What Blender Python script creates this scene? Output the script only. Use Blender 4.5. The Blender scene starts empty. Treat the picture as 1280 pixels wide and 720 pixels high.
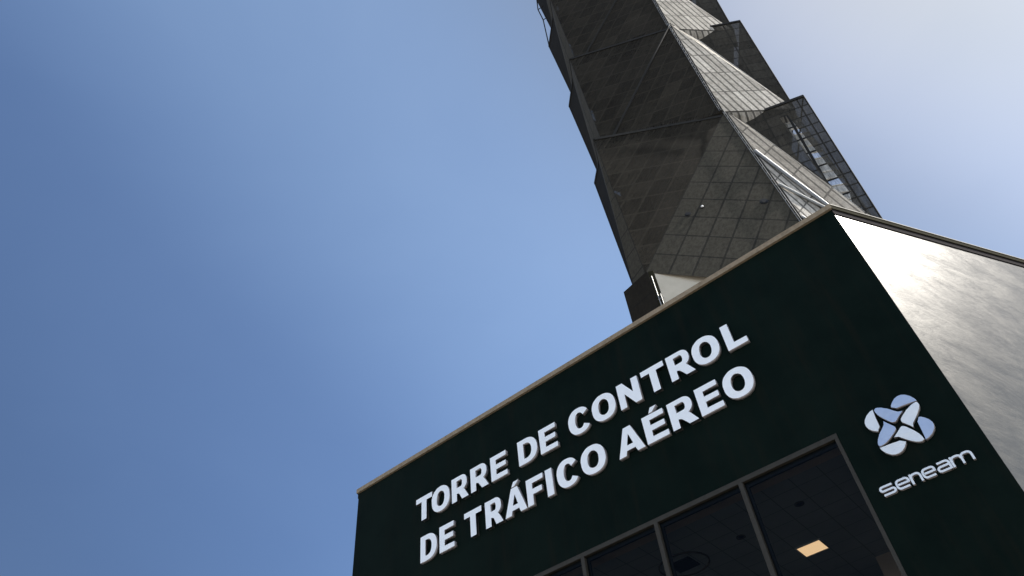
import bpy, bmesh, math, random
from mathutils import Vector, Matrix
R = math.radians
random.seed(7)
scn = bpy.context.scene
COL = scn.collection

# ------------------------------------------------------------------ camera
YAW, PITCH, ROLL = R(-34.8942), R(47.3238), R(-7.08096)
cy, sy, cp, sp = math.cos(YAW), math.sin(YAW), math.cos(PITCH), math.sin(PITCH)
fw = Vector((sy*cp, cy*cp, sp)); r0 = Vector((cy, -sy, 0)); u0 = r0.cross(fw)
rt = r0*math.cos(ROLL) + u0*math.sin(ROLL); up = u0*math.cos(ROLL) - r0*math.sin(ROLL)
cam = bpy.data.cameras.new('camera'); cam.sensor_width = 36.0; cam.lens = 909.123/1280*36
cam.clip_start = 0.1; cam.clip_end = 6000
camo = bpy.data.objects.new('camera', cam); COL.objects.link(camo)
m3 = Matrix((rt, up, -fw)).transposed()
camo.matrix_world = Matrix.Translation((0, 0, 1.6)) @ m3.to_4x4()
scn.camera = camo

# ------------------------------------------------------------------ light
SUN_AZ, SUN_EL = R(27), R(47)            # azimuth from +X towards +Y
world = bpy.data.worlds.new('World'); scn.world = world; world.use_nodes = True
wn, wl = world.node_tree.nodes, world.node_tree.links
sky = wn.new('ShaderNodeTexSky'); sky.sky_type = 'NISHITA'; sky.sun_disc = False
sky.sun_elevation = SUN_EL; sky.sun_rotation = R(90) - SUN_AZ
sky.altitude = 2200; sky.air_density = 1.0; sky.dust_density = 2.2; sky.ozone_density = 1.5
bg = wn['Background']; bg.inputs['Strength'].default_value = 0.10
tcw = wn.new('ShaderNodeTexCoord')
def wmath(op, a, b=None, c=None):
    o = wn.new('ShaderNodeMath'); o.operation = op
    for i, v in enumerate((a, b, c)):
        if v is None: continue
        if hasattr(v, 'links'): wl.new(v, o.inputs[i])
        else: o.inputs[i].default_value = v
    return o.outputs[0]
def wramp(fac, stops):
    o = wn.new('ShaderNodeValToRGB'); e = o.color_ramp.elements; o.color_ramp.interpolation = 'B_SPLINE'
    while len(e) < len(stops): e.new(.5)
    for el, (p, c) in zip(e, stops): el.position = p; el.color = (*c, 1)
    wl.new(fac, o.inputs['Fac']); return o.outputs['Color']
def wmix(kind, a, b):
    o = wn.new('ShaderNodeMix'); o.data_type = 'RGBA'; o.blend_type = kind; o.inputs[0].default_value = 1
    wl.new(a, o.inputs[6]); wl.new(b, o.inputs[7]); return o.outputs[2]
sdir = Vector((math.cos(SUN_EL)*math.cos(SUN_AZ), math.cos(SUN_EL)*math.sin(SUN_AZ), math.sin(SUN_EL)))
dot = wn.new('ShaderNodeVectorMath'); dot.operation = 'DOT_PRODUCT'
wl.new(tcw.outputs['Generated'], dot.inputs[0]); dot.inputs[1].default_value = sdir
ang = wmath('DIVIDE', wmath('ARCCOSINE', wmath('MULTIPLY', dot.outputs['Value'], .99999)), math.pi)   # 0 at the sun, 1 opposite
# hazy air: pale aureole round the sun, deeper blue away from it, bright haze along the horizon
deep = wramp(ang, [(0, (1, .95, .86)), (.20, (.84, .82, .78)), (.24, (.70, .68, .66)), (.30, (1, 1, 1)), (.385, (1, 1, 1)), (.43, (.80, .83, .88)), (.50, (.56, .60, .66)), (.57, (.28, .30, .34)), (1, (.5, .5, .5))])
def wscale(c, k):
    o = wn.new('ShaderNodeVectorMath'); o.operation = 'SCALE'; wl.new(c, o.inputs[0]); o.inputs['Scale'].default_value = k; return o.outputs[0]
aure = wscale(wramp(ang, [(0, (1, .8, .4)), (.15, (.78, .63, .20)), (.19, (.79, .69, .52)), (.235, (.22, .21, .13)), (.28, (.25, .31, .33)), (.36, (.19, .26, .30)), (.44, (.01, .02, .03)), (1, (0, 0, 0))]), 2.0)
sepw = wn.new('ShaderNodeSeparateXYZ'); wl.new(tcw.outputs['Generated'], sepw.inputs[0])
hz = wscale(wramp(sepw.outputs[2], [(0, (.96, .98, 1)), (.10, (.88, .92, .95)), (.20, (.34, .37, .40)), (.30, (.010, .013, .016)), (.40, (0, 0, 0)), (1, (0, 0, 0))]), 11.0)
skyc = wmix('ADD', wmix('ADD', wmix('MULTIPLY', sky.outputs['Color'], deep), aure), hz)
# faint structure in the haze
nm_ = wn.new('ShaderNodeMapping'); nm_.inputs['Scale'].default_value = (1, 1, 2.2); nm_.inputs['Rotation'].default_value = (R(20), R(-15), 0); wl.new(tcw.outputs['Generated'], nm_.inputs['Vector'])
hn = wn.new('ShaderNodeTexNoise'); hn.inputs['Scale'].default_value = 2.3; hn.inputs['Detail'].default_value = 6; hn.inputs['Roughness'].default_value = .5; hn.inputs['Distortion'].default_value = .4
wl.new(nm_.outputs['Vector'], hn.inputs['Vector'])
skyc = wscale(wmix('MULTIPLY', skyc, wramp(hn.outputs['Fac'], [(.30, (.86, .89, .93)), (.72, (1, 1, 1))])), 1.045)
wl.new(skyc, bg.inputs['Color'])
sl = bpy.data.lights.new('sun', 'SUN'); sl.energy = 4.0; sl.angle = R(0.5); sl.color = (1.0, .95, .87)
so = bpy.data.objects.new('sun', sl); COL.objects.link(so)
sd = Vector((math.cos(SUN_EL)*math.cos(SUN_AZ), math.cos(SUN_EL)*math.sin(SUN_AZ), math.sin(SUN_EL)))
so.rotation_euler = sd.to_track_quat('Z', 'Y').to_euler(); so.location = sd*200
vs = scn.view_settings
vs.view_transform = 'Standard'; vs.look = 'None'; vs.gamma = 1.0; vs.use_curve_mapping = False
vs.exposure = 1.2

# ------------------------------------------------------------------ material helpers
class NT:
    def __init__(s, name):
        s.m = bpy.data.materials.new(name); s.m.use_nodes = True
        s.t = s.m.node_tree; s.n = s.t.nodes; s.l = s.t.links
        s.b = s.n['Principled BSDF']; s.out = s.n['Material Output']
    def new(s, t, **k):
        o = s.n.new(t)
        for a, v in k.items(): setattr(o, a, v)
        return o
    def link(s, a, b): s.l.new(a, b)
    def coord(s, which='Object'): return s.new('ShaderNodeTexCoord').outputs[which]
    def mapped(s, vec, scale=(1, 1, 1), rot=(0, 0, 0)):
        mp = s.new('ShaderNodeMapping'); mp.inputs['Scale'].default_value = scale; mp.inputs['Rotation'].default_value = rot
        s.link(vec, mp.inputs['Vector']); return mp.outputs['Vector']
    def noise(s, vec, scale, detail=6, rough=.6, dist=0.0):
        o = s.new('ShaderNodeTexNoise'); s.link(vec, o.inputs['Vector'])
        o.inputs['Scale'].default_value = scale; o.inputs['Detail'].default_value = detail
        o.inputs['Roughness'].default_value = rough; o.inputs['Distortion'].default_value = dist
        return o.outputs['Fac']
    def ramp(s, fac, stops):
        o = s.new('ShaderNodeValToRGB'); e = o.color_ramp.elements
        while len(e) < len(stops): e.new(.5)
        for el, (p, c) in zip(e, stops):
            el.position = p; el.color = (c, c, c, 1) if not hasattr(c, '__len__') else (*c, 1)
        s.link(fac, o.inputs['Fac']); return o.outputs['Color']
    def math(s, op, a, b=None, c=None):
        o = s.new('ShaderNodeMath', operation=op)
        for i, v in enumerate((a, b, c)):
            if v is None: continue
            if hasattr(v, 'links'): s.link(v, o.inputs[i])
            else: o.inputs[i].default_value = v
        return o.outputs[0]
    def mix(s, fac, a, b):
        o = s.new('ShaderNodeMix', data_type='RGBA')
        for sock, v in ((o.inputs[0], fac), (o.inputs[6], a), (o.inputs[7], b)):
            if hasattr(v, 'links'): s.link(v, sock)
            elif hasattr(v, '__len__'): sock.default_value = (*v, 1)
            else: sock.default_value = v
        return o.outputs[2]
    def bump(s, h, strength=.2, dist=.01):
        o = s.new('ShaderNodeBump'); o.inputs['Strength'].default_value = strength; o.inputs['Distance'].default_value = dist
        s.link(h, o.inputs['Height']); s.link(o.outputs['Normal'], s.b.inputs['Normal']); return o
    def set(s, color=None, rough=None, metal=None, spec=None):
        for k, v in (('Base Color', color), ('Roughness', rough), ('Metallic', metal), ('Specular IOR Level', spec)):
            if v is None: continue
            if hasattr(v, 'links'): s.link(v, s.b.inputs[k])
            elif hasattr(v, '__len__'): s.b.inputs[k].default_value = (*v, 1)
            else: s.b.inputs[k].default_value = v
        return s.m

def mottled(name, c1, c2, scale=3, rough=.7, spec=.5, metal=0, bump=.15, fine=60, bd=.004):
    t = NT(name); v = t.coord()
    n = t.noise(v, scale, 8, .65); f = t.noise(v, fine, 4, .6)
    t.bump(f, bump, bd)
    return t.set(t.mix(t.ramp(n, [(.3, 0.), (.7, 1.)]), c1, c2), rough, metal, spec)

M = {}
def paint_front():
    t = NT('dark green paint'); v = t.coord()
    n = t.noise(v, .9, 8, .7); streak = t.noise(t.mapped(v, (3.0, 3.0, .25)), 1.5, 6, .6); f = t.noise(v, 45, 5, .6)
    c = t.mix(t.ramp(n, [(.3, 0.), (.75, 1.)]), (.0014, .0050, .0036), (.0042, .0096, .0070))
    c = t.mix(t.math('MULTIPLY', t.ramp(streak, [(.5, 0.), (.8, 1.)]), .55), c, (.0105, .0098, .0062))
    t.bump(f, .12, .004)
    return t.set(c, .65, 0, .05)
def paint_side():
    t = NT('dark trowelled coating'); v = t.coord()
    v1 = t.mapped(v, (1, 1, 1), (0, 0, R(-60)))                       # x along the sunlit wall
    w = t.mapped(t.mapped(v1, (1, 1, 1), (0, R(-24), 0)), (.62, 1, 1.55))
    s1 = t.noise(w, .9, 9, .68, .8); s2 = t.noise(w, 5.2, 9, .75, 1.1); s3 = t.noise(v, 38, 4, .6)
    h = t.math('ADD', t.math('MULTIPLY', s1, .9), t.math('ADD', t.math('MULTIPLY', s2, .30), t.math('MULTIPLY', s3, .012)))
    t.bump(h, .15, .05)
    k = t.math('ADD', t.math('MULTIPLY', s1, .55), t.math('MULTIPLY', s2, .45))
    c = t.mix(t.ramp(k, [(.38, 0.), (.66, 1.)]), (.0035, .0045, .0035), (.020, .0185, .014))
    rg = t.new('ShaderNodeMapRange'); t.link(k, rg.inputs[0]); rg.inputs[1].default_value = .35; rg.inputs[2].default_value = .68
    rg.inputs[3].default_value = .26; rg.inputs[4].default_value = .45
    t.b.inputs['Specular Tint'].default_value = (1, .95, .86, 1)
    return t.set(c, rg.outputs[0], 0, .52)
M['front'] = paint_front(); M['side'] = paint_side()
M['tan'] = mottled('sandy coping render', (.19, .145, .095), (.31, .24, .16), 9, .85, .3, bump=.3, fine=70)
M['olive'] = mottled('dark olive fascia', (.020, .0185, .011), (.030, .0275, .017), 3, .95, .03)
M['flash'] = mottled('grey flashing', (.022, .019, .020), (.030, .026, .027), 3, .95, .03)
M['rim'] = mottled('pale metal drip edge', (.24, .23, .20), (.32, .30, .26), 6, .7, .2)
M['white'] = mottled('white letter paint', (.86, .88, .89), (.91, .92, .93), 4, .38, .5, bump=.04)
M['return'] = mottled('letter return metal', (.30, .265, .255), (.38, .345, .33), 6, .6, .4, bump=.05)  # brown-grey sides carry the ground's reflection in their colour
M['blue'] = mottled('pale blue enamel', (.36, .45, .63), (.41, .50, .68), 4, .35, .5, bump=.03)
M['pale'] = mottled('pale grey enamel', (.68, .72, .76), (.75, .78, .81), 4, .35, .5, bump=.03)
M['frame'] = mottled('bronze aluminium', (.026, .0225, .016), (.036, .031, .023), 8, .6, .3, 0, bump=.05)
M['inner'] = mottled('black gasket', (.006, .008, .010), (.010, .012, .014), 5, .6, .3)
M['concrete'] = mottled('pale concrete', (.40, .385, .35), (.55, .53, .485), .7, .9, .2, bump=.25, fine=25, bd=.01)
M['cream'] = mottled('cream wall', (.46, .41, .325), (.56, .505, .41), 1.2, .9, .2, bump=.2, fine=30, bd=.008)
M['roof'] = mottled('roof membrane', (.20, .19, .18), (.30, .29, .27), 1.5, .9, .2)
M['steel'] = mottled('dark steel tube', (.016, .0155, .014), (.024, .023, .021), 4, .8, .15)
M['galv'] = mottled('galvanised steel', (.20, .20, .195), (.34, .335, .32), 5, .5, .5, .4)
M['ladder'] = mottled('white painted steel', (.74, .74, .72), (.82, .81, .79), 5, .5, .4)
M['wallin'] = mottled('interior plaster', (.10, .085, .07), (.13, .11, .092), 1.5, .9, .2)
M['bulk'] = mottled('brown bulkhead', (.58, .47, .39), (.68, .56, .47), 2.0, .85, .2)
M['dark'] = mottled('dark fitting', (.006, .006, .006), (.010, .010, .010), 5, .6, .3)
M['floor'] = mottled('interior floor', (.16, .15, .14), (.22, .21, .20), 1.2, .4, .4)

def ceiling_mat():
    t = NT('ceiling tiles'); v = t.coord()
    sp_ = t.new('ShaderNodeSeparateXYZ'); t.link(v, sp_.inputs[0])
    def line(s):
        a = t.math('DIVIDE', s, .61); fr = t.math('FRACT', a); d = t.math('ABSOLUTE', t.math('SUBTRACT', fr, .5))
        return t.math('GREATER_THAN', d, .5-.017)
    g = t.math('MAXIMUM', line(sp_.outputs[0]), line(sp_.outputs[1]))
    f = t.noise(v, 90, 3, .6); big = t.noise(v, .8, 4, .5)
    c = t.mix(t.ramp(big, [(.3, 0.), (.7, 1.)]), (.40, .43, .44), (.47, .50, .50))
    t.bump(f, .25, .004)
    return t.set(t.mix(g, c, (.27, .29, .30)), .9, 0, .2)
M['ceiling'] = ceiling_mat()

def glass_mat():
    t = NT('tinted glass')
    tr = t.new('ShaderNodeBsdfTransparent'); tr.inputs[0].default_value = (.50, .53, .54, 1)
    gl = t.new('ShaderNodeBsdfGlossy'); gl.inputs['Roughness'].default_value = .02; gl.inputs[0].default_value = (.42, .40, .36, 1)
    fr = t.new('ShaderNodeFresnel'); fr.inputs[0].default_value = 1.45
    mx = t.new('ShaderNodeMixShader'); t.link(fr.outputs[0], mx.inputs[0]); t.link(tr.outputs[0], mx.inputs[1]); t.link(gl.outputs[0], mx.inputs[2])
    t.link(mx.outputs[0], t.out.inputs[0]); return t.m
M['glass'] = glass_mat()
def lamp_mat():
    t = NT('lit diffuser'); t.set((.8, .7, .55), .6)
    t.b.inputs['Emission Color'].default_value = (1.0, .64, .34, 1); t.b.inputs['Emission Strength'].default_value = .66
    return t.m
M['lamp'] = lamp_mat()

def mesh_mat(name, c1, c2, alpha, metal, rough, cu, cv, seam_col=.25, rib=0.0, wu=.03, wv=.03, seam_rgb=(.012, .012, .012)):
    """perforated metal sheet; UV in metres, u along the facet's horizontal, v along its diagonal"""
    t = NT(name); uv = t.coord('UV')
    s = t.new('ShaderNodeSeparateXYZ'); t.link(uv, s.inputs[0]); u, v = s.outputs[0], s.outputs[1]
    def line(a, step, w):
        fr = t.math('FRACT', t.math('DIVIDE', a, step)); d = t.math('ABSOLUTE', t.math('SUBTRACT', fr, .5))
        return t.math('GREATER_THAN', d, .5-w/step)
    seam = t.math('MAXIMUM', line(u, cu, wu), line(v, cv, wv))
    # one tone per panel
    cell = t.new('ShaderNodeCombineXYZ')
    t.link(t.math('FLOOR', t.math('DIVIDE', u, cu)), cell.inputs[0]); t.link(t.math('FLOOR', t.math('DIVIDE', v, cv)), cell.inputs[1])
    wnz = t.new('ShaderNodeTexWhiteNoise'); t.link(cell.outputs[0], wnz.inputs['Vector'])
    dirt = t.noise(t.coord(), .55, 7, .65)
    stretch = t.noise(t.mapped(uv, (1.6, .25, 1)), 2.0, 6, .65)
    k = t.math('ADD', t.math('ADD', t.math('MULTIPLY', wnz.outputs['Value'], .20), .075), t.math('ADD', t.math('MULTIPLY', dirt, .35), t.math('MULTIPLY', stretch, .45)))
    col = t.mix(t.ramp(k, [(.3, 0.), (.8, 1.)]), c1, c2)
    col = t.mix(t.math('MULTIPLY', seam, 1-seam_col), col, seam_rgb)
    fine = t.noise(t.mapped(uv, (7, 3.5, 1)), 1.0, 5, .75)
    col = t.mix(t.math('MULTIPLY', t.ramp(fine, [(.42, 0.), (.62, 1.)]), .42), col, (.008, .0075, .0065))
    ribn = t.noise(t.mapped(uv, (14, .35, 1)), 1.0, 4, .6)
    t.bump(ribn, .25+rib, .02)
    t.set(col, rough+.2, metal, .06)
    # fine perforations: open between the wires
    pn = t.noise(t.mapped(uv, (9, 1.2, 1)), 1.0, 5, .7)
    a = t.math('ADD', t.math('MULTIPLY', t.ramp(pn, [(.35, 0.), (.65, 1.)]), alpha*.9), alpha*.55)
    a = t.math('MULTIPLY', a, t.math('SUBTRACT', 1.0, seam))
    tr = t.new('ShaderNodeBsdfTransparent'); mx = t.new('ShaderNodeMixShader')
    t.link(a, mx.inputs[0]); t.link(t.b.outputs[0], mx.inputs[1]); t.link(tr.outputs[0], mx.inputs[2]); t.link(mx.outputs[0], t.out.inputs[0])
    return t.m
M['mesh'] = mesh_mat('perforated dark metal sheet', (.009, .0076, .0054), (.036, .0310, .0230), .06, 0, .6, 1.05, 1.45, .50, wu=.05, wv=.06, seam_rgb=(.042, .0370, .0280))
M['slat'] = mesh_mat('pale slatted cladding', (.21, .192, .162), (.74, .685, .605), .06, 0, .62, .42, 2.4, .25, .2, wu=.06, wv=.05)  # pale tone puts direct sun into the colour of the right-hand facets
M['slatmesh'] = mesh_mat('grey ribbed mesh', (.12, .109, .093), (.42, .385, .335), .10, 0, .62, .55, 2.4, .25, .2, wu=.07, wv=.06)  # far paler than the dark sheet: sun painted into its colour
M['meshopen'] = mesh_mat('open wire mesh', (.022, .0195, .0150), (.062, .0560, .0450), .07, 0, .6, 1.2, .95, .5, wu=.04, wv=.05)
M['panel'] = mesh_mat('grey soffit panels', (.048, .0430, .0325), (.072, .0650, .0500), 0, 0, .6, 1.05, 1.45, .35, wu=.045, wv=.045)
M['wire'] = mesh_mat('wide open wire mesh', (.03, .029, .026), (.05, .048, .044), .62, 0, .6, .9, 1.3, .3, wu=.07, wv=.07)
M['darkclad'] = mesh_mat('dark metal cladding', (.013, .0110, .0078), (.024, .0205, .0150), 0, 0, .6, 2.0, 1.5, .4)

# ------------------------------------------------------------------ mesh helpers
def link(name, me, parent=None):
    o = bpy.data.objects.new(name, me); COL.objects.link(o)
    if parent: o.parent = parent
    return o
def finish(name, bm, mats, parent=None, smooth=False):
    bmesh.ops.recalc_face_normals(bm, faces=bm.faces)
    me = bpy.data.meshes.new(name); bm.to_mesh(me); bm.free()
    for m in (mats if isinstance(mats, (list, tuple)) else [mats]): me.materials.append(m)
    if smooth:
        for p in me.polygons: p.use_smooth = True
    return link(name, me, parent)
def empty(name, loc, label, cat, group=None):
    o = bpy.data.objects.new(name, None); COL.objects.link(o); o.location = loc; o.empty_display_size = .5
    o['label'] = label; o['category'] = cat
    if group: o['group'] = group
    o['_o'] = 0; del o['_o']
    return o
def tag(o, label, cat, group=None):
    o['label'] = label; o['category'] = cat
    if group: o['group'] = group
    return o
def box(bm, lo, hi):
    x0, y0, z0 = lo; x1, y1, z1 = hi
    v = [bm.verts.new(p) for p in ((x0,y0,z0),(x1,y0,z0),(x1,y1,z0),(x0,y1,z0),(x0,y0,z1),(x1,y0,z1),(x1,y1,z1),(x0,y1,z1))]
    for f in ((0,3,2,1),(4,5,6,7),(0,1,5,4),(1,2,6,5),(2,3,7,6),(3,0,4,7)): bm.faces.new([v[i] for i in f])
def prism(bm, pts, z0, z1):
    lo = [bm.verts.new((x, y, z0)) for x, y in pts]; hi = [bm.verts.new((x, y, z1)) for x, y in pts]
    bm.faces.new(lo[::-1]); bm.faces.new(hi)
    n = len(pts)
    for i in range(n): bm.faces.new((lo[i], lo[(i+1) % n], hi[(i+1) % n], hi[i]))
def bar(bm, a, b, w, h=None, upv=Vector((0, 0, 1))):
    """rectangular bar from a to b"""
    a, b = Vector(a), Vector(b); h = h or w; d = (b-a).normalized()
    s = d.cross(upv)
    if s.length < 1e-3: s = d.cross(Vector((1, 0, 0)))
    s.normalize(); t = s.cross(d)
    q = [(s*i*w + t*j*h)*.5 for i, j in ((-1,-1),(1,-1),(1,1),(-1,1))]
    A = [bm.verts.new(a+x) for x in q]; B = [bm.verts.new(b+x) for x in q]
    bm.faces.new(A[::-1]); bm.faces.new(B)
    for i in range(4): bm.faces.new((A[i], A[(i+1) % 4], B[(i+1) % 4], B[i]))
def tube(bm, a, b, r, n=8):
    a, b = Vector(a), Vector(b); d = (b-a).normalized(); s = d.orthogonal().normalized(); t = d.cross(s)
    q = [(s*math.cos(2*math.pi*i/n)+t*math.sin(2*math.pi*i/n))*r for i in range(n)]
    A = [bm.verts.new(a+x) for x in q]; B = [bm.verts.new(b+x) for x in q]
    bm.faces.new(A[::-1]); bm.faces.new(B)
    for i in range(n): bm.faces.new((A[i], A[(i+1) % n], B[(i+1) % n], B[i]))

# ------------------------------------------------------------------ ground
bm = bmesh.new(); S_ = 2500
for p in ((-S_,-S_,0),(S_,-S_,0),(S_,S_,0),(-S_,S_,0)): bm.verts.new(p)
bm.faces.new(bm.verts)
g = finish('ground', bm, mottled('dry ground', (.13, .115, .09), (.19, .165, .13), .15, .95, .1)); g['kind'] = 'structure'
bm = bmesh.new(); box(bm, (-40, -30, -.2), (30, 60, .004))
g = finish('pavement', bm, mottled('concrete pavement', (.17, .165, .155), (.24, .23, .215), .8, .9, .2)); g['kind'] = 'structure'

# ------------------------------------------------------------------ building
D = 12.996                                    # facade plane
XL, XR = -15.84, .04
W = XR - XL
c60, s60 = .5, math.sqrt(3)/2
FL, FR = (XL, D), (XR, D)
HEX = [FL, FR, (XR+W*c60, D+W*s60), (XR, D+2*W*s60), (XL, D+2*W*s60), (XL-W*c60, D+W*s60)]
HX = sum(p[0] for p in HEX)/6; HY = sum(p[1] for p in HEX)/6
def inset(p, d):
    """hexagon vertex pulled in by d metres from both its walls"""
    v = Vector((p[0]-HX, p[1]-HY)); k = (v.length - d/s60)/v.length
    return (HX+v.x*k, HY+v.y*k)
ZT = 14.42                                    # top of the wall, under the coping
WX0, WX1, WZ = -14.2, -2.083, 9.33            # window opening
bld = empty('terminal_building', (HX, HY, 0), 'dark green hexagonal building with white lettering and a bronze framed window', 'building')
def bpart(name, bm, mats, parent=bld, smooth=False):
    o = finish(name, bm, mats, None, smooth)
    if parent is bld:
        o.data.transform(Matrix.Translation((-HX, -HY, 0)))
    o.parent = parent
    return o
# front wall, one slab with the window opening cut out of it
bm = bmesh.new(); TH = .35
th = TH/math.tan(R(60))
def frontslab(y, dx):
    pts = [(XL+dx, 0), (WX0, 0), (WX0, WZ), (WX1, WZ), (WX1, 0), (XR-dx, 0), (XR-dx, ZT), (XL+dx, ZT)]
    return [bm.verts.new((x, y, z)) for x, z in pts]
a = frontslab(D, 0); b = frontslab(D+TH, th)
bm.faces.new(a); bm.faces.new(b[::-1])
for i in range(8): bm.faces.new((a[i], b[i], b[(i+1) % 8], a[(i+1) % 8]))
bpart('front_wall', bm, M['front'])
for i in range(1, 6):
    p, q = HEX[i], HEX[(i+1) % 6]; pi, qi = inset(p, TH), inset(q, TH)
    bm = bmesh.new(); prism(bm, [p, q, qi, pi], 0, ZT)
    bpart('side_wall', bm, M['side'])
bm = bmesh.new(); prism(bm, [inset(p, TH+.002) for p in HEX], 13.5, 13.75)
bpart('roof', bm, M['roof'])
# coping: front is sandy render, the others a dark fascia with a pale drip edge
def ring(i, d0, d1, z0, z1):
    p, q = HEX[i], HEX[(i+1) % 6]
    bm = bmesh.new(); prism(bm, [inset(p, d0), inset(q, d0), inset(q, d1), inset(p, d1)], z0, z1); return bm
bpart('front_coping', ring(0, -.07, TH+.04, ZT, 14.56), M['tan'])
bpart('coping_lip', ring(0, -.045, TH+.02, 14.56, 14.585), M['tan'])
for i in range(1, 6):
    f = bpart('fascia', ring(i, -.05, TH+.04, ZT, 14.545), M['olive'])
    bpart('drip_edge', ring(i, -.065, TH+.05, 14.545, 14.565), M['rim'])
    bpart('flashing', ring(i, -.02, -.003, ZT-.16, ZT-.002), M['flash'])  # thin grey band on the wall below the fascia

# window: frame with mullions and panes
MUL = [-4.16, -6.165, -8.08, -10.1, -12.1]
bm = bmesh.new(); FY0, FY1 = D-.012, D+.13
box(bm, (WX0, FY0, WZ-.10), (WX1, FY1, WZ-.002))
box(bm, (WX1-.07, FY0, .1), (WX1-.002, FY1, WZ-.102)); box(bm, (WX0+.002, FY0, .1), (WX0+.07, FY1, WZ-.102))
box(bm, (WX0+.072, FY0, .1), (WX1-.072, FY1, .2))
win = bpart('window', bm, M['frame'])
for x in MUL:
    bm = bmesh.new(); box(bm, (x-.046, FY0-.004, .202), (x+.046, FY1, WZ-.102))
    o = finish('mullion', bm, M['frame']); o.data.transform(Matrix.Translation((-HX, -HY, 0))); o.parent = win
edges = [WX1-.07] + MUL + [WX0+.07]
for a_, b_ in zip(edges[:-1], edges[1:]):
    x1 = a_ - (.046 if a_ in MUL else 0); x0 = b_ + (.046 if b_ in MUL else 0)
    bm = bmesh.new(); v = [bm.verts.new(p) for p in ((x0, D+.07, .2), (x1, D+.07, .2), (x1, D+.07, WZ-.1), (x0, D+.07, WZ-.1))]
    bm.faces.new(v)
    o = finish('pane', bm, M['glass']); o.data.transform(Matrix.Translation((-HX, -HY, 0))); o.parent = win
    bm = bmesh.new()                          # black gasket round the pane
    box(bm, (x0, D+.074, WZ-.2), (x1, D+.125, WZ-.103)); box(bm, (x0, D+.074, .2), (x0+.07, D+.125, WZ-.2)); box(bm, (x1-.015, D+.074, .2), (x1, D+.125, WZ-.2))
    o = finish('gasket', bm, M['inner']); o.data.transform(Matrix.Translation((-HX, -HY, 0))); o.parent = win
# interior
CZ = 9.36
IN = [inset(p, TH+.004) for p in HEX]
YB = 25.0
def xr_at(y): return XR + (y-D)/s60*c60 - .48
def xl_at(y): return XL - (y-D)/s60*c60 + .48
y0 = D+TH+.004
bm = bmesh.new(); prism(bm, [(xl_at(y0), y0), (xr_at(y0), y0), (xr_at(YB), YB), (xl_at(YB), YB)], CZ, CZ+.12)
o = bpart('ceiling', bm, M['ceiling'])
o.data.transform(Matrix.Translation((HX+4.06, HY-17.29, 0))); o.location = (-HX-4.06+HX-HX+HX-0, 0, 0); o.location = (-4.06-HX, 17.29-HY, 0)
bm = bmesh.new(); prism(bm, [(xl_at(YB), YB), (xr_at(YB), YB), (xr_at(YB), YB+.2), (xl_at(YB), YB+.2)], .1, CZ)
bpart('partition', bm, M['wallin'])
bm = bmesh.new(); prism(bm, [(xl_at(y0), y0), (xr_at(y0), y0), (xr_at(YB), YB), (xl_at(YB), YB)], .01, .1)
bpart('floor', bm, M['floor'])
for f in (xr_at, xl_at):
    s = .06 if f is xl_at else -.06
    bm = bmesh.new(); prism(bm, [(f(y0), y0), (f(YB), YB), (f(YB)+s, YB), (f(y0)+s, y0)], .1, CZ-.003)
    bpart('inner_lining', bm, M['bulk'])
bm = bmesh.new(); box(bm, (WX0-.6, D+.43, CZ-.06), (WX1+1.2, D+.70, CZ-.003))
bpart('bulkhead', bm, M['bulk'])

bm = bmesh.new(); prism(bm, [(-3.47, 18.7), (xr_at(18.7)-.07, 18.7), (xr_at(18.9)-.07, 18.9), (-3.47, 18.9)], .1, CZ-.004); bpart('partition', bm, M['bulk'])
# lit panel and fittings in the ceiling
t = empty('ceiling_light', (-4.35, 17.0, CZ), 'square warm lit ceiling panel seen through the right window pane', 'ceiling light')
bm = bmesh.new()
for lo, hi in (((-.31,-.31),(.31,-.275)), ((-.31,.275),(.31,.31)), ((-.31,-.275),(-.275,.275)), ((.275,-.275),(.31,.275))):
    box(bm, (*lo, -.03), (*hi, -.003))
finish('frame', bm, M['ladder'], t)
bm = bmesh.new(); box(bm, (-.275,-.275,-.02), (.275,.275,-.004)); finish('diffuser', bm, M['lamp'], t)
def downlight(x, y, label):
    t = empty('recessed_downlight', (x, y, CZ), label, 'downlight', 'round downlights in the ceiling behind the window')
    for nm, r1, r0_, z0, m in (('trim', .105, .07, -.02, M['wallin']), ('reflector', .07, 0, -.008, M['inner'])):
        bm = bmesh.new(); n = 24
        if r0_:
            rings = [[bm.verts.new((r*math.cos(2*math.pi*i/n), r*math.sin(2*math.pi*i/n), z)) for i in range(n)] for r, z in ((r1, -.002), (r1, z0), (r0_, z0), (r0_, -.002))]
            for A, B in zip(rings, rings[1:]+rings[:1]):
                for i in range(n): bm.faces.new((A[i], A[(i+1) % n], B[(i+1) % n], B[i]))
        else:
            prism(bm, [(r1*math.cos(2*math.pi*i/n), r1*math.sin(2*math.pi*i/n)) for i in range(n)], z0, -.003)
        finish(nm, bm, m, t)
downlight(-3.71, 14.9, 'dark round downlight seen above the warm lit panel in the right pane')
downlight(-5.27, 15.2, 'dark round downlight in the pane left of the warm lit panel')
t = empty('ceiling_diffuser', (-6.82, 15.32, CZ), 'large round air diffuser with a dark square centre, in the second window pane', 'air diffuser')
bm = bmesh.new(); n = 40
rings = [[bm.verts.new((r*math.cos(2*math.pi*i/n), r*math.sin(2*math.pi*i/n), z)) for i in range(n)] for r, z in ((.60, -.002), (.60, -.03), (.575, -.035), (.57, -.002))]
for A, B in zip(rings, rings[1:]+rings[:1]):
    for i in range(n): bm.faces.new((A[i], A[(i+1) % n], B[(i+1) % n], B[i]))
finish('ring', bm, M['wallin'], t)
bm = bmesh.new(); box(bm, (-.27, -.27, -.03), (.27, .27, -.003)); finish('grille', bm, M['inner'], t)

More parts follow.
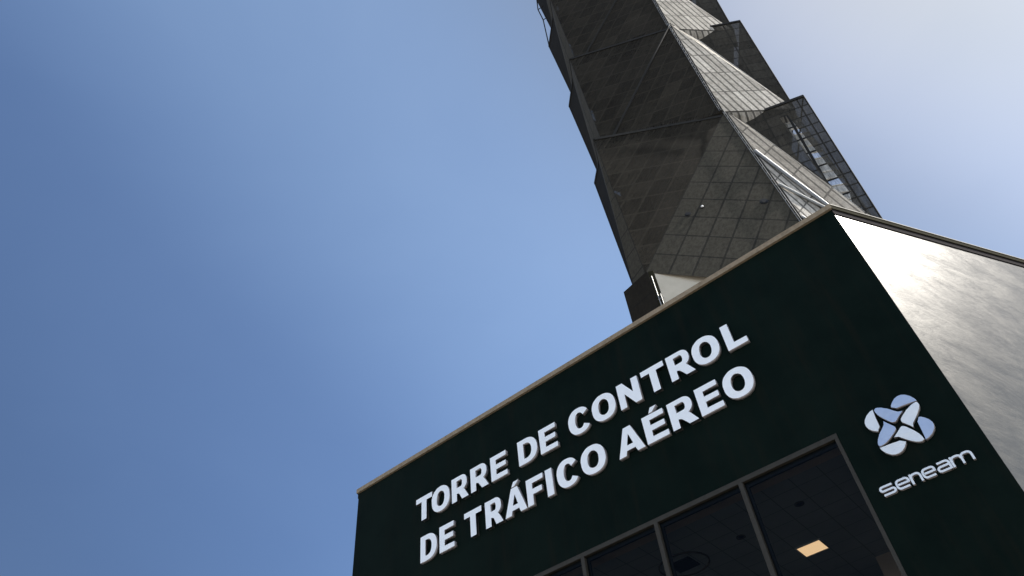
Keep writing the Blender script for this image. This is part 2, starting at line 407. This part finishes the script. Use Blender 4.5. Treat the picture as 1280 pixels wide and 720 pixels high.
# ------------------------------------------------------------------ wall lettering
def ell(cx, cz, rx, rz, a0, a1, n=40, e=2.25):
    P = []
    for i in range(n+1):
        a = R(a0+(a1-a0)*i/n); c, s = math.cos(a), math.sin(a)
        P.append((cx+rx*math.copysign(abs(c)**(2/e), c), cz+rz*math.copysign(abs(s)**(2/e), s)))
    return P
H = .73; ST = .184; HB = .141
def glyph(ch, w):
    h = H; base = {'Á': 'A', 'É': 'E'}.get(ch, ch); L = []
    if base == 'T':
        c = w/2; s = ST/2+.004
        L = [[(c-s,0),(c+s,0),(c+s,h-HB-.012),(w,h-HB-.012),(w,h),(0,h),(0,h-HB-.012),(c-s,h-HB-.012)]]
    elif base == 'I': L = [[(0,0),(w,0),(w,h),(0,h)]]
    elif base == 'L': L = [[(0,0),(w,0),(w,HB+.012),(ST,HB+.012),(ST,h),(0,h)]]
    elif base == 'E':
        m0, m1 = h*.5-.062, h*.5+.078; k = w-.035
        L = [[(0,0),(w,0),(w,HB),(ST,HB),(ST,m0),(k,m0),(k,m1),(ST,m1),(ST,h-HB),(w-.012,h-HB),(w-.012,h),(0,h)]]
    elif base == 'F':
        m0, m1 = h*.5-.085, h*.5+.06
        L = [[(0,0),(ST,0),(ST,m0),(w-.06,m0),(w-.06,m1),(ST,m1),(ST,h-HB),(w,h-HB),(w,h),(0,h)]]
    elif base == 'N':
        s = ST-.006
        L = [[(0,0),(s,0),(s,h*.56),(w-s,0),(w,0),(w,h),(w-s,h),(w-s,h*.44),(s,h),(0,h)]]
    elif base == 'A':
        b0, b1 = h*.16, h*.335; tw = .20; sl = (w-tw)/2/h
        fx = .205
        L = [[(0,0),(fx,0),(fx+sl*b0*.85,b0),(w-fx-sl*b0*.85,b0),(w-fx,0),(w,0),(w-sl*h,h),(sl*h,h)],
             [(w/2-.088,b1),(w/2+.088,b1),(w/2,h*.76)]]
    elif base == 'O':
        L = [ell(w/2, h/2, w/2, h/2+.012, 0, 360)[:-1], ell(w/2, h/2, w/2-ST-.006, h/2-HB+.006, 0, 360)[:-1]]
    elif base == 'C':
        o_ = ell(w/2, h/2, w/2+.01, h/2+.012, 33, 325); i_ = ell(w/2+.012, h/2, w/2-ST-.004, h/2-HB+.01, 326, 30)
        L = [o_+i_]
    elif base == 'D':
        cx = w*.42
        L = [[(0,0)]+ell(cx, h/2, w-cx, h/2, -90, 90)+[(0,h)], [(ST,HB)]+ell(cx, h/2, w-cx-ST-.004, h/2-HB, -90, 90)+[(ST,h-HB)]]
    elif base == 'R':
        b0 = h*.385; rz = (h-b0)/2; cx = w*.58; rx = w*.925-cx; cz = b0+rz
        L = [[(0,0),(ST,0),(ST,h*.30),(ST+.035,h*.30),(ST+.085,h*.265),(w-.235,0),(w,0),(w*.80,h*.30),(w*.72,h*.395)]
             + ell(cx, cz, rx, rz, -62, 90, 24)+[(0,h)],
             [(ST,b0+.115)]+ell(cx-.02, cz, rx-ST+.03, rz-.118, -90, 90, 20)+[(ST,h-.128)]]
    if ch in 'ÁÉ':
        c = w/2
        L.append([(c-.085,h+.032),(c+.015,h+.032),(c+.155,h+.165),(c-.01,h+.165)])
    return L
def extrude_outline(name, loops, depth, face_mat, side_mat, parent, bevel=.005):
    """outline in (x, z), front face towards -Y, back face at y = 0"""
    cu = bpy.data.curves.new(name, 'CURVE'); cu.dimensions = '2D'; cu.fill_mode = 'BOTH'
    for lp in loops:
        s = cu.splines.new('POLY'); s.points.add(len(lp)-1)
        for pt, (x, z) in zip(s.points, lp): pt.co = (x, z, 0, 1)
        s.use_cyclic_u = True
    cu.extrude = depth/2
    o = bpy.data.objects.new(name, cu); COL.objects.link(o)
    dg = bpy.context.evaluated_depsgraph_get(); me = bpy.data.meshes.new_from_object(o.evaluated_get(dg))
    bpy.data.objects.remove(o); bpy.data.curves.remove(cu)
    bm = bmesh.new(); bm.from_mesh(me); bpy.data.meshes.remove(me)
    bmesh.ops.remove_doubles(bm, verts=bm.verts, dist=1e-5)
    bmesh.ops.recalc_face_normals(bm, faces=bm.faces)
    for f in bm.faces: f.material_index = 0 if f.normal.z > .7 else 1
    bm.transform(Matrix(((1,0,0,0),(0,0,-1,-depth/2),(0,1,0,0),(0,0,0,1))))
    me = bpy.data.meshes.new(name)
    ed = [e for e in bm.edges if len(e.link_faces) == 2 and e.link_faces[0].material_index != e.link_faces[1].material_index
          and min(v.co.y for v in e.verts) < -depth*.5]
    bmesh.ops.bevel(bm, geom=ed, offset=bevel, segments=1, affect='EDGES', clamp_overlap=True, material=0)
    bm.to_mesh(me); bm.free()
    me.materials.append(face_mat); me.materials.append(side_mat)
    return link(name, me, parent)
LD = .105
ROW1 = [('T',-13.178,.625),('O',-12.57,.675),('R',-11.812,.605),('R',-11.117,.622),('E',-10.399,.555),('D',-9.45,.628),('E',-8.735,.548),
        ('C',-7.786,.645),('O',-7.06,.688),('N',-6.268,.606),('T',-5.553,.642),('R',-4.831,.632),('O',-4.173,.681),('L',-3.345,.497)]
ROW2 = [('D',-12.99,.600),('E',-12.293,.525),('T',-11.397,.598),('R',-10.679,.575),('Á',-10.042,.701),('F',-9.312,.532),('I',-8.699,.199),
        ('C',-8.358,.632),('O',-7.637,.700),('A',-6.609,.717),('É',-5.828,.578),('R',-5.145,.650),('E',-4.418,.560),('O',-3.763,.690)]
for nm, row, z, lab in (('wall_lettering', ROW1, 12.195, 'upper row of raised white capitals reading TORRE DE CONTROL'),
                        ('wall_lettering', ROW2, 10.972, 'lower row of raised white capitals reading DE TRÁFICO AÉREO')):
    x0 = row[0][1]
    t = empty(nm, (x0, D-.001, z), lab, 'lettering', 'rows of white wall lettering')
    for ch, x, w in row:
        o = extrude_outline('letter', glyph(ch, w), LD, M['white'], M['return'], t); o.location = (x-x0, 0, 0)

# pinwheel emblem
emb = empty('wall_emblem', (-1.04, D-.001, 8.93), 'round pinwheel emblem of blue and pale pieces above the small lettering', 'emblem')
CRES = [(.47,.262),(.455,.325),(.415,.40),(.35,.467),(.296,.494),(.23,.503),(.16,.483),(.10,.44),(.055,.385),(.033,.352),(.075,.335),(.112,.294),(.22,.289),(.33,.28)]
PET = [(.452,.243),(.469,.204),(.462,.165),(.43,.105),(.36,.028),(.27,-.048),(.214,-.098),(.203,-.13),(.197,-.178),(.16,-.105),(.078,-.005),(.066,.028),(.078,.066),(.125,.109),(.235,.175),(.33,.225),(.39,.24)]
def rot(P, k):
    for _ in range(k): P = [(y, -x) for x, y in P]   # quarter turn clockwise
    return P
for k in range(4):
    extrude_outline('crescent', [rot(CRES, k)], .08, M['blue'] if k in (0, 1) else M['pale'], M['return'], emb, .006)
    extrude_outline('petal', [rot(PET, k)], .08, M['blue'] if k in (2, 3) else M['pale'], M['return'], emb, .006)

# small lower-case lettering made of rounded strokes
nam = empty('name_lettering', (-1.86, D-.001, 7.83), 'small raised lower-case lettering of thin rounded pale strokes, below the pinwheel emblem', 'lettering')
XH = .187; SW = .036
def arc(cx, cz, r, a0, a1, n=6): return [(cx+r*math.cos(R(a0+(a1-a0)*i/n)), cz+r*math.sin(R(a0+(a1-a0)*i/n))) for i in range(n+1)]
def stroke_glyph(ch, w):
    h = XH-SW; r = .05; hw = w
    if ch == 's':
        q = h/4
        return [[(hw-.02, h)]+arc(q, h-q, q, 90, 270)+arc(hw-q, q, q, 90, -90)+[(.02, 0)]]
    if ch == 'e': return [[(.012, h*.5), (hw, h*.5)]+arc(hw-r, h-r, r, 0, 90)+arc(r, h-r, r, 90, 180)+arc(r, r, r, 180, 270)+[(hw-.01, 0)]]
    if ch == 'n': return [[(0, -SW/2), (0, h+SW/2)], [(0, h-.06)]+arc(.06, h-.06, .06, 180, 90)+arc(hw-.06, h-.06, .06, 90, 0)+[(hw, -SW/2)]]
    if ch == 'a': return [[(.015, h)]+arc(hw-r, h-r, r, 90, 0)+[(hw, -SW/2)], [(hw, h*.52)]+[(r, h*.52)]+arc(h*.26, h*.26, h*.26, 90, 270)+[(hw, 0)]]
    if ch == 'm': return [[(0, -SW/2), (0, h+SW/2)], [(0, h-.06)]+arc(.06, h-.06, .06, 180, 90)+arc(hw/2-.06, h-.06, .06, 90, 0)+[(hw/2, -SW/2)],
                          [(hw/2, h-.06)]+arc(hw/2+.06, h-.06, .06, 180, 90)+arc(hw-.06, h-.06, .06, 90, 0)+[(hw, -SW/2)]]
def stroke(bm, P, depth, hw):
    n = len(P); P = [Vector(p) for p in P]; Lp, Rp = [], []
    for i in range(n):
        d0 = (P[i]-P[i-1]).normalized() if i else (P[1]-P[0]).normalized()
        d1 = (P[i+1]-P[i]).normalized() if i < n-1 else d0
        m = (d0+d1).normalized(); nn = Vector((-m.y, m.x)); k = hw/max(.5, m.dot(d0))
        Lp.append(P[i]+nn*k); Rp.append(P[i]-nn*k)
    V = [[bm.verts.new((p.x, y, p.y)) for p in S] for S, y in ((Lp, 0), (Rp, 0), (Rp, -depth), (Lp, -depth))]
    for i in range(n-1):
        for a in range(4):
            f = bm.faces.new((V[a][i], V[a][i+1], V[(a+1) % 4][i+1], V[(a+1) % 4][i])); f.material_index = 0 if a == 2 else 1
    for i in (0, n-1):
        f = bm.faces.new([V[a][i] for a in range(4)]); f.material_index = 1
for ch, x0, x1 in (('s',-1.855,-1.585),('e',-1.575,-1.335),('n',-1.322,-1.130),('e',-1.118,-.890),('a',-.872,-.640),('m',-.632,-.275)):
    bm = bmesh.new()
    for k, P in enumerate(stroke_glyph(ch, x1-x0-SW)): stroke(bm, P, .06-.0015*k, SW/2)
    o = finish('letter', bm, [M['pale'], M['return']], nam); o.location = (x0+SW/2+1.86, 0, SW/2)

# ------------------------------------------------------------------ control tower
K = 36.0; ZC = 1.6
def W3(p, z): return Vector((p[0]*K, p[1]*K, z*K+ZC))
T_ORG = Vector((-.11*K, .72*K, 0))
tower = empty('control_tower', T_ORG, 'tall control tower of stacked faceted modules clad in grey perforated metal, rising behind the roof', 'tower')
def tpart(name, bm, mats, parent=tower):
    o = finish(name, bm, mats); o.data.transform(Matrix.Translation(-T_ORG)); o.parent = parent; return o
FACES = []
def facet(name, pts, mat, udir=None, vdir=None, parent=tower, fan=False):
    """flat facet; UV in metres in the skewed basis (udir, vdir)"""
    P = [Vector(p) for p in pts]
    nrm = Vector((0, 0, 0))
    for i in range(len(P)): nrm += P[i].cross(P[(i+1) % len(P)])
    nrm.normalize()
    h = Vector((0, 0, 1)).cross(nrm)
    u = (udir or h).normalized(); v = (vdir or nrm.cross(h)).normalized()
    bm = bmesh.new(); uvl = bm.loops.layers.uv.new('UVMap')
    vs_ = [bm.verts.new(p) for p in P]
    tris = [[vs_[0], vs_[i], vs_[i+1]] for i in range(1, len(P)-1)] if len(P) < 5 or fan else [vs_]
    uu, vv, uv_ = u.dot(u), v.dot(v), u.dot(v); det = uu*vv-uv_*uv_
    for tri in tris:
        f = bm.faces.new(tri)
        for l in f.loops:
            d = l.vert.co-P[0]; a, b = d.dot(u), d.dot(v)
            l[uvl].uv = ((a*vv-b*uv_)/det, (b*uu-a*uv_)/det)
    me = bpy.data.meshes.new(name); bm.to_mesh(me); bm.free(); me.materials.append(mat)
    me.transform(Matrix.Translation(-T_ORG))
    return link(name, me, parent)

LV = [.665, 1.0, 1.31, 1.62, 1.93, 2.20]
top = {1: dict(T=(-.2272,.6023), N=(-.0575,.7135), A=(-.0438,.7083), P=(-.0326,.7329), C=(.0620,.7655), F=(-.2751,.6723), Q=(-.2455,.6423)),
       2: dict(T=(-.2289,.6141), N=(-.0630,.7000), A=(-.0466,.6925), P=(-.0300,.7245), C=(.0570,.7718), F=(-.2898,.6935), Q=(-.2501,.6527)),
       3: dict(T=(-.2289,.6141), N=(-.0620,.7000), A=(-.0455,.6900), P=(-.0300,.7210), C=(.0575,.7718), F=(-.3000,.7010), Q=(-.2501,.6527))}
top[4] = top[5] = top[3]
bot = {1: dict(T=(-.2147,.6000), A=(-.02569,.68429), C=(.0433,.7517), F=(-.2390,.6110)),
       2: dict(T=(-.2156,.6091), A=(-.0465,.7025), C=(.0436,.7746), F=(-.2602,.6710))}
bot[3] = dict(T=(-.2180,.6190), A=(-.0490,.6960), C=(.0410,.7790), F=(-.2700,.6850)); bot[4] = bot[5] = bot[3]
pz = {2: ((-.0305, .7359), 1.34), 3: ((-.0310, .7330), 1.65), 4: ((-.0310, .7330), 1.96), 5: ((-.0310, .7330), 2.23)}
def back(p, d):       # matching point on the far side of the slab
    return (p[0]-.486*d, p[1]+.874*d)
for k in range(1, 6):
    t_, b_ = top[k], bot[k]; z1, z0 = LV[k], LV[k-1]
    tp = {n: W3(p, z1) for n, p in t_.items()}; tp['A'].z += .35
    bp = {n: W3(p, z0-(.03 if k > 1 and n != 'A' else 0)) for n, p in b_.items()}
    tp['N'] = tp['T'].lerp(tp['A'], .95)-Vector((0, 0, .55))
    if k > 1:
        tp['P'] = W3(pz[k][0], pz[k][1])
        bp['T'] += Vector((-.486, .874, 0))*.25; bp['C'] = W3(b_['C'], z0+.03).lerp(tp['C'], -.12)
    tp['G'] = W3((t_['F'][0]+.03, t_['F'][1]+.10), z1); tp['J'] = W3(back(t_['C'], .12), z1); tp['K'] = W3(back(t_['N'], .17), z1)
    bp['G'] = W3((b_['F'][0]+.03, b_['F'][1]+.09), z0); bp['J'] = W3(back(b_['C'], .10), z0); bp['K'] = W3(back(b_['A'], .17), z0)
    low = k == 1
    if low: bp['A'] = W3(b_['A'], .55745)
    else: facet('soffit', [bp['T'], bp['A'], bp['C']], M['darkclad'])
    # left broad face, right broad face, left end, back
    d1 = tp['A']-bp['T']; d2 = tp['P']-bp['C']
    facet('mesh_panel', [tp['T'], bp['T'], tp['A'], tp['N']], M['mesh'], tp['N']-tp['T'], d1)
    facet('soffit_panel' if low else 'mesh_panel', [tp['A'], bp['T'], bp['A']], M['panel'] if low else M['mesh'], bp['A']-bp['T'], d1)
    if low:                                               # ribbed mesh above, braces over a panel coloured like sunlit wall at the foot
        rr = tp['A'].lerp(bp['A'], .31); xx = bp['A'].lerp(bp['C'], .70)
        facet('ribbed_mesh_panel', [tp['A'], rr, xx, bp['C'], tp['P']], M['slatmesh'], bp['C']-bp['A'], d2, fan=True)
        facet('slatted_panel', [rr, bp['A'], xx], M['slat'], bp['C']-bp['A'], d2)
        bm = bmesh.new(); o_ = Vector((.05, -.07, 0))
        tube(bm, rr+o_, xx+o_, .09); tube(bm, rr.lerp(bp['A'], .30)+o_, rr.lerp(xx, .75)+o_, .07); tube(bm, rr.lerp(bp['A'], .55)+o_, bp['A'].lerp(xx, .6)+o_, .06)
        tpart('brace', bm, M['galv'])
    else:
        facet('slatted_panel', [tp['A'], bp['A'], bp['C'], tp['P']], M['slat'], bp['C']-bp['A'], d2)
        bk = Vector((-.486, .874, 0))*1.1-Vector((0, 0, 1.0)); bc = Vector((-.486, .874, 0))*.7-Vector((0, 0, 1.0))
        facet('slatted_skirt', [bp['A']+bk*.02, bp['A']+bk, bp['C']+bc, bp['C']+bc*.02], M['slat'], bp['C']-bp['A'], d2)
    ud, vd = tp['C']-tp['P'], tp['C']-bp['C']
    if k > 1: facet('open_mesh_panel', [tp['P'], bp['C'], tp['C']], M['meshopen'], ud, vd)
    else:                                                 # a strip of wider mesh lets the stair behind show
        q = lambda *L: [tp['P']+ud*f+(bp['C']-tp['P'])*g for f, g in L]
        facet('open_mesh_panel', q((.55,0),(1,0),(0,1),(0,.80),(.10,.74),(.55,.10)), M['meshopen'], ud, vd)
        facet('open_mesh_panel', q((0,0),(.55,0),(.55,.10),(.43,.10),(0,.68)), M['meshopen'], ud, vd)
        facet('wide_mesh_panel', q((.55,.10),(.10,.74),(0,.80),(0,.68),(.43,.10)), M['wire'], ud, vd)
    facet('mesh_panel', [tp['T'], tp['Q'], bp['F'], bp['T']], M['panel'], bp['F']-bp['T'], tp['T']-bp['T'])
    facet('mesh_panel', [tp['Q'], tp['F'], bp['F']], M['darkclad'])
    facet('mesh_panel', [tp['F'], tp['G'], bp['F']], M['darkclad']); facet('mesh_panel', [tp['G'], bp['G'], bp['F']], M['darkclad'])
    facet('mesh_panel', [tp['G'], tp['K'], bp['G']], M['mesh']); facet('mesh_panel', [tp['K'], bp['K'], bp['G']], M['mesh'])
    facet('mesh_panel', [tp['K'], tp['J'], bp['K']], M['mesh']); facet('mesh_panel', [tp['J'], bp['J'], bp['K']], M['mesh'])
    if k > 1: facet('open_mesh_panel', [tp['C'], bp['C'], tp['J']], M['meshopen'])
    facet('open_mesh_panel', [tp['J'], bp['C'], bp['J']], M['meshopen'])
    # edge tubes
    bm = bmesh.new()
    for a, b in (('T','N'),('N','A'),('A','P'),('P','C'),('C','J'),('J','K'),('K','G'),('G','F'),('F','Q'),('Q','T')): tube(bm, tp[a], tp[b], .045)
    for a, b in (('A','A'),('C','C'),('F','F'),('G','G'),('J','J')): tube(bm, tp[a], bp[b], .04)
    if k > 1: tube(bm, tp['A']+Vector((.02, -.03, 0)), bp['T']+Vector((.02, -.03, 0)), .07)
    for a, b in (('T','N'),('P','C'),('Q','F')): bar(bm, tp[a].lerp(tp[b], .01)-Vector((0, 0, .06)), tp[b]-Vector((0, 0, .06)), .10, .20)
    tpart('edge_frame', bm, M['steel'])
    # slender galvanised ladder rail beside the prow ridge
    bm = bmesh.new(); off = Vector((-.05, -.16, 0)); a0, b0 = tp['A']+off, bp['A']+off; dx = Vector((-.09, -.03, 0))
    bar(bm, a0, b0, .02); bar(bm, a0+dx, b0+dx, .02)
    n = 26
    for i in range(n):
        f = (i+.5)/n; p = a0.lerp(b0, f)
        if random.random() < .62: bar(bm, p, p.lerp(b0, .022)+dx, .05, .02)
        else: bar(bm, p, p+dx, .015)
    tpart('ridge_rail', bm, M['galv'])
# inner concrete core and floors seen through the mesh
core = [(-.190,.650),(-.040,.738),(.004,.765),(-.030,.835),(-.120,.850),(-.235,.770),(-.245,.690)]
bm = bmesh.new(); prism(bm, [(x*K, y*K) for x, y in core], .66*K+ZC, 2.25*K+ZC); tpart('core', bm, M['concrete'])
# base: cream wall, dark clad return on its left, a channel with a conduit between them
zb = LV[0]*K+ZC
def PT(p): return (p[0]*K, p[1]*K)
bm = bmesh.new(); prism(bm, [PT(p) for p in ((-.2055,.6045),(.036,.752),(.000,.830),(-.22,.70))], 13.76, zb-.01); tpart('base_wall', bm, M['cream'])
facet('dark_return', [W3((-.2535,.6085), (13.76-ZC)/K), W3((-.2120,.5995), (13.76-ZC)/K), W3((-.2120,.5995), LV[0]), W3((-.2535,.6085), LV[0])], M['darkclad'])
bm = bmesh.new(); prism(bm, [PT(p) for p in ((-.2535,.6092),(-.2120,.6002),(-.206,.66),(-.245,.67))], 13.76, zb-.004); tpart('base_return', bm, M['steel'])
bm = bmesh.new(); prism(bm, [PT(p) for p in ((-.2117,.6005),(-.2058,.6035),(-.2060,.612),(-.2117,.609))], 13.76, zb-.02); tpart('channel', bm, M['olive'])
bm = bmesh.new()
cx, cy_ = -.2088*K, .6020*K-.06
tube(bm, (cx, cy_, 13.8), (cx, cy_, zb-.4), .022); tube(bm, (cx+.11, cy_+.05, 13.8), (cx+.11, cy_+.05, zb-1.6), .02)
for i in range(7): bar(bm, (cx-.08, cy_+.04, 14.4+i*1.55), (cx+.17, cy_+.10, 14.4+i*1.55), .03)
tpart('conduit', bm, M['galv'])
# braced white service stair standing inside the right-hand blade
bm = bmesh.new(); sx, sy_ = .0284*K, .780*K; dirv = Vector((.87, .5, 0)); nv = Vector((.5, -.87, 0))
for sgn in (-1, 1): bar(bm, Vector((sx, sy_, .69*K+ZC))+dirv*.42*sgn, Vector((sx, sy_, .985*K+ZC))+dirv*.42*sgn, .07)
for i in range(17):
    z = .70*K+ZC+i*.62; a = Vector((sx, sy_, z))
    bar(bm, a-dirv*.42, a+dirv*.42, .10, .05)
    if i % 4 != 2: bar(bm, a-dirv*.46+Vector((0,0,.31)), a+dirv*(.30+.2*random.random())+Vector((0,0,.31)), .04, .46)
tpart('service_stair', bm, M['ladder'])
# round fittings under the soffit of the lowest module
nS = Vector((.43706, -.89694, .067))
for (x, y, z), r in (((-4.60, 23.41, 27.72), .12), ((-5.29, 23.05, 27.44), .15), ((-2.13, 24.55, 26.97), .20)):
    p = Vector((x, y, z+ZC)); bm = bmesh.new(); tube(bm, p-nS*.02, p+nS*.03, r, 20); tube(bm, p+nS*.03, p+nS*.05, r*.7, 20)
    o = tpart('soffit_fitting', bm, M['dark'])
    if r == .12:
        bm = bmesh.new(); bmesh.ops.create_uvsphere(bm, u_segments=12, v_segments=8, radius=.07, matrix=Matrix.Translation(p+nS*.05))
        tpart('fitting_lens', bm, M['ladder'], o)

# stand-off frame at the outer left edge of the upper modules
bm = bmesh.new(); pts = [W3(p, z) for p, z in (((-.2820,.6648),1.80), ((-.2898,.6740),1.77), ((-.2880,.6831),1.72), ((-.3010,.7050),1.63))]
inn = [W3((-.272, .668), 1.80), W3((-.274, .676), 1.77), W3((-.278, .684), 1.72), W3((-.285, .69), 1.63)]
for a, b in zip(pts, pts[1:]): tube(bm, a, b, .05)
for a, b in zip(pts, inn): tube(bm, a, b, .04)
tpart('stand_off_frame', bm, M['steel'])
